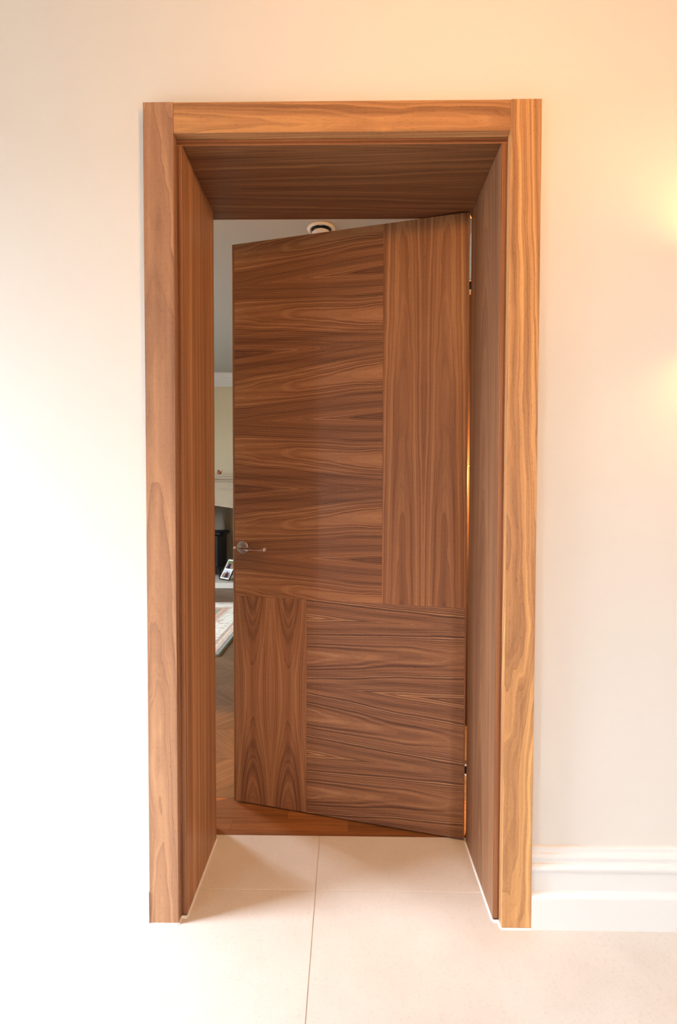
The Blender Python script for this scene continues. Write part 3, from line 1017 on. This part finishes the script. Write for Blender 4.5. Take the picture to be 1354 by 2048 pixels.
def rug_material():
    t = NT('patterned_rug_weave')
    c = t.coord()
    s = t.sep(c)
    # distance from the nearest edge
    ex = t.math('MINIMUM', t.math('SUBTRACT', s[0], RX0), t.math('SUBTRACT', RX1, s[0]))
    ey = t.math('MINIMUM', t.math('SUBTRACT', s[1], RY0), t.math('SUBTRACT', RY1, s[1]))
    dist = t.math('MINIMUM', ex, ey)
    band = t.ramp(t.math('MULTIPLY', dist, 1.0), [
        (0.0, (0.24, 0.26, 0.235)), (0.033, (0.06, 0.055, 0.05)), (0.037, (0.54, 0.42, 0.35)), (0.072, (0.60, 0.52, 0.44)),
        (0.090, (0.09, 0.07, 0.06)), (0.094, (0.50, 0.36, 0.28)), (0.113, (0.08, 0.07, 0.06)), (0.117, (0.62, 0.60, 0.52)), (0.268, (0.06, 0.055, 0.05)),
        (0.272, (0.58, 0.53, 0.42)), (0.288, (0.46, 0.29, 0.22)), (0.338, (0.52, 0.40, 0.26)), (0.352, (0.23, 0.25, 0.215))], 'CONSTANT')
    fl = t.noise(c, 24.0, 3.0, 0.7)
    fl2 = t.noise(c, 45.0, 2.0, 0.6)
    inner = t.maprange(dist, 0.035, 0.040, 0.0, 1.0)
    m1 = t.math('MULTIPLY', t.maprange(fl, 0.56, 0.62, 0.0, 0.75), inner)
    m2 = t.math('MULTIPLY', t.maprange(fl2, 0.60, 0.66, 0.0, 0.6), inner)
    m3 = t.math('MULTIPLY', t.maprange(fl, 0.30, 0.40, 0.6, 0.0), inner)
    col = t.mix(m1, band, (0.42, 0.20, 0.14))
    col = t.mix(m2, col, (0.30, 0.32, 0.24))
    col = t.mix(m3, col, (0.70, 0.69, 0.64))
    t.link(col, t.bsdf.inputs['Base Color'])
    t.bsdf.inputs['Roughness'].default_value = 0.95
    t.bsdf.inputs['Specular IOR Level'].default_value = 0.1
    t.bump(t.noise(c, 300.0, 2.0, 0.7), 0.3, 0.002)
    return t.m


bm = bmesh.new()
box_bm(bm, (RX0, RY0, 0.0008), (RX1, RY1, 0.016))
bmesh.ops.bevel(bm, geom=[e_ for e_ in bm.edges if all(v.co.z > 0.01 for v in e_.verts)], offset=0.008, segments=3, affect='EDGES')
rug = mesh_obj('rug', bm, rug_material())
tag(rug, 'cream and rose patterned rug with grey edge on the oak floor', 'rug')

# ------------------------------------------------------------------ ceiling air valve seen over the door
VX, VY = -0.146, 1.893
vv = empty('ceiling_air_valve', (VX, VY, CEIL2))
tag(vv, 'round white air valve with dark ring in the far ceiling above the door', 'vent')
M_vent = plain('white_valve_plastic', (0.80, 0.77, 0.72), 0.4, 0, 0.4, 0.01)
bm = bmesh.new()
lathe_bm(bm, [(0.064, -0.0005), (0.089, -0.0005), (0.090, -0.004), (0.086, -0.010), (0.078, -0.0135), (0.070, -0.012), (0.066, -0.006), (0.064, -0.003)], 48, closed=True)
mesh_obj('valve_ring', bm, M_vent, vv, True)
bm = bmesh.new()
lathe_bm(bm, [(0.0635, -0.0006), (0.0635, -0.0028), (0.001, -0.0028)], 36)
mesh_obj('valve_throat', bm, plain('dark_valve_throat', (0.02, 0.02, 0.02), 0.3, 0, 0.5), vv)
bm = bmesh.new()
lathe_bm(bm, [(0.004, -0.003), (0.004, -0.020), (0.053, -0.022), (0.0565, -0.026), (0.053, -0.030), (0.034, -0.033), (0.001, -0.034)], 40)
mesh_obj('valve_disc', bm, M_vent, vv, True)
M_steel = plain('bright_steel_clip', (0.5, 0.52, 0.55), 0.3, 1.0, 0.5)
for a in (25, 155, 270):
    bm = bmesh.new()
    box_bm(bm, (0.053, -0.012, -0.0105), (0.0630, 0.012, -0.0030), 0.001)
    bmesh.ops.rotate(bm, verts=bm.verts, cent=(0, 0, 0), matrix=Matrix.Rotation(math.radians(a), 3, 'Z'))
    mesh_obj('valve_clip', bm, M_steel, vv)

# ------------------------------------------------------------------ tall cabinet and its lamp behind the door (seen through the hinge gap)
CX0, CX1, CY0, CY1, CZ = 0.30, FX1 - 0.003, 1.262, 2.222, 2.27
cab = empty('tall_cabinet', (CX0, CY0, 0.0))
tag(cab, 'tall honey brown wooden cabinet glimpsed through the hinge gap of the door', 'cabinet')


def cbox(name, lo, hi, par=cab, mat=M_cab, grain=2, bev=0.0015):
    return box(name, (lo[0] - CX0, lo[1] - CY0, lo[2]), (hi[0] - CX0, hi[1] - CY0, hi[2]), mat, par, grain, bev)


cbox('cabinet_side', (CX0, CY0, 0.003), (CX1, CY0 + 0.022, CZ))
cbox('cabinet_side', (CX0, CY1 - 0.022, 0.003), (CX1, CY1, CZ))
cbox('cabinet_top', (CX0 - 0.02, CY0 - 0.02, CZ + 0.0005), (CX1, CY1 + 0.02, CZ + 0.03), cab, M_cab, 1)
cbox('cabinet_back', (CX1 - 0.015, CY0 + 0.0225, 0.003), (CX1, CY1 - 0.0225, CZ))
cbox('plinth', (CX0 + 0.03, CY0 + 0.0225, 0.003), (CX1 - 0.016, CY1 - 0.0225, 0.09))
for k in (0, 1):
    ya = CY0 + 0.0235 + k * 0.4585
    d_ = cbox('cabinet_door', (CX0 + 0.001, ya, 0.095), (CX0 + 0.021, ya + 0.4555, CZ - 0.003))
    yk = ya + (0.42 if k == 0 else 0.035)
    bm = bmesh.new()
    lathe_bm(bm, [(0.006, 0.0), (0.006, 0.012), (0.013, 0.018), (0.012, 0.026), (0.001, 0.028)], 16)
    for v in bm.verts:
        v.co = Vector((0.001 - v.co.z, yk - CY0 + v.co.x, 1.05 + v.co.y))
    mesh_obj('knob', bm, M_brass, d_, True)

lamp = empty('wall_lamp', (LAMP.x, CY0, LAMP.z))
tag(lamp, 'small brass wall lamp glowing on the side of the tall cabinet', 'lamp')
bm = bmesh.new()
lathe_bm(bm, [(0.030, -0.0005), (0.030, -0.006), (0.024, -0.010), (0.001, -0.010)], 24, (0, 0, -0.055), 'y')
mesh_obj('back_plate', bm, M_brass, lamp)
bm = bmesh.new()
lathe_bm(bm, [(0.006, 0.0), (0.006, 0.012), (0.014, 0.014), (0.014, 0.024), (0.010, 0.026)], 16, (0, LAMP.y - CY0, -0.052))
mesh_obj('lamp_holder', bm, M_brass, lamp)
box('lamp_bar', (-0.25, LAMP.y - CY0 - 0.008, 0.0405), (0.07, LAMP.y - CY0 + 0.008, 0.0515), M_brass, lamp, None, 0.004)
box('lamp_arm', (-0.004, LAMP.y - CY0 - 0.004, -0.0595), (0.004, -0.0105, -0.0525), M_brass, lamp, None, 0.001)

# ------------------------------------------------------------------ front room fixtures outside the frame that give its warm light
sc = empty('wall_sconce', (SC.x, T_, SC.z))
tag(sc, 'white up and down wall sconce right of the doorway on the cream wall', 'lamp')
box('back_plate', (-0.05, -0.012, -0.06), (0.05, -0.0005, 0.06), M_white, sc, None, 0.002)
box('shade', (-0.055, -0.110, -0.070), (0.055, -0.0125, 0.070), M_white, sc, None, 0.004)

pn = empty('pendant_lamp', (PEND.x, PEND.y, CEIL))
tag(pn, 'warm glass pendant lamp hanging from the taupe ceiling of the tiled room', 'lamp')
bm = bmesh.new()
lathe_bm(bm, [(0.055, -0.0005), (0.055, -0.012), (0.040, -0.024), (0.008, -0.028)], 32)
mesh_obj('ceiling_rose', bm, M_brass, pn, True)
bm = bmesh.new()
lathe_bm(bm, [(0.0035, -0.0285), (0.0035, PEND.z - CEIL + 0.150)], 10)
mesh_obj('cord', bm, M_black, pn)
bm = bmesh.new()
lathe_bm(bm, [(0.010, PEND.z - CEIL + 0.1495), (0.022, PEND.z - CEIL + 0.140), (0.024, PEND.z - CEIL + 0.105), (0.020, PEND.z - CEIL + 0.100)], 20)
mesh_obj('lamp_holder', bm, M_brass, pn)

for i, (lx, ly) in enumerate(FILL_DOWNLIGHTS):  # housings of the added fill downlights
    dl = empty('added_downlight', (lx, ly, CEIL))
    tag(dl, ('added small white recessed downlight in the ceiling left of the doorway middle', 'added small white recessed downlight in the ceiling right of the doorway middle')[i], 'lamp', 'added ceiling downlights')
    bm = bmesh.new()
    lathe_bm(bm, [(0.030, -0.0005), (0.045, -0.0005), (0.045, -0.004), (0.040, -0.007), (0.031, -0.005)], 32, closed=True)
    mesh_obj('bezel', bm, M_white, dl, True)
    bm = bmesh.new()
    lathe_bm(bm, [(0.029, -0.0006), (0.029, -0.003), (0.001, -0.003)], 24)
    mesh_obj('lens', bm, M_black, dl)
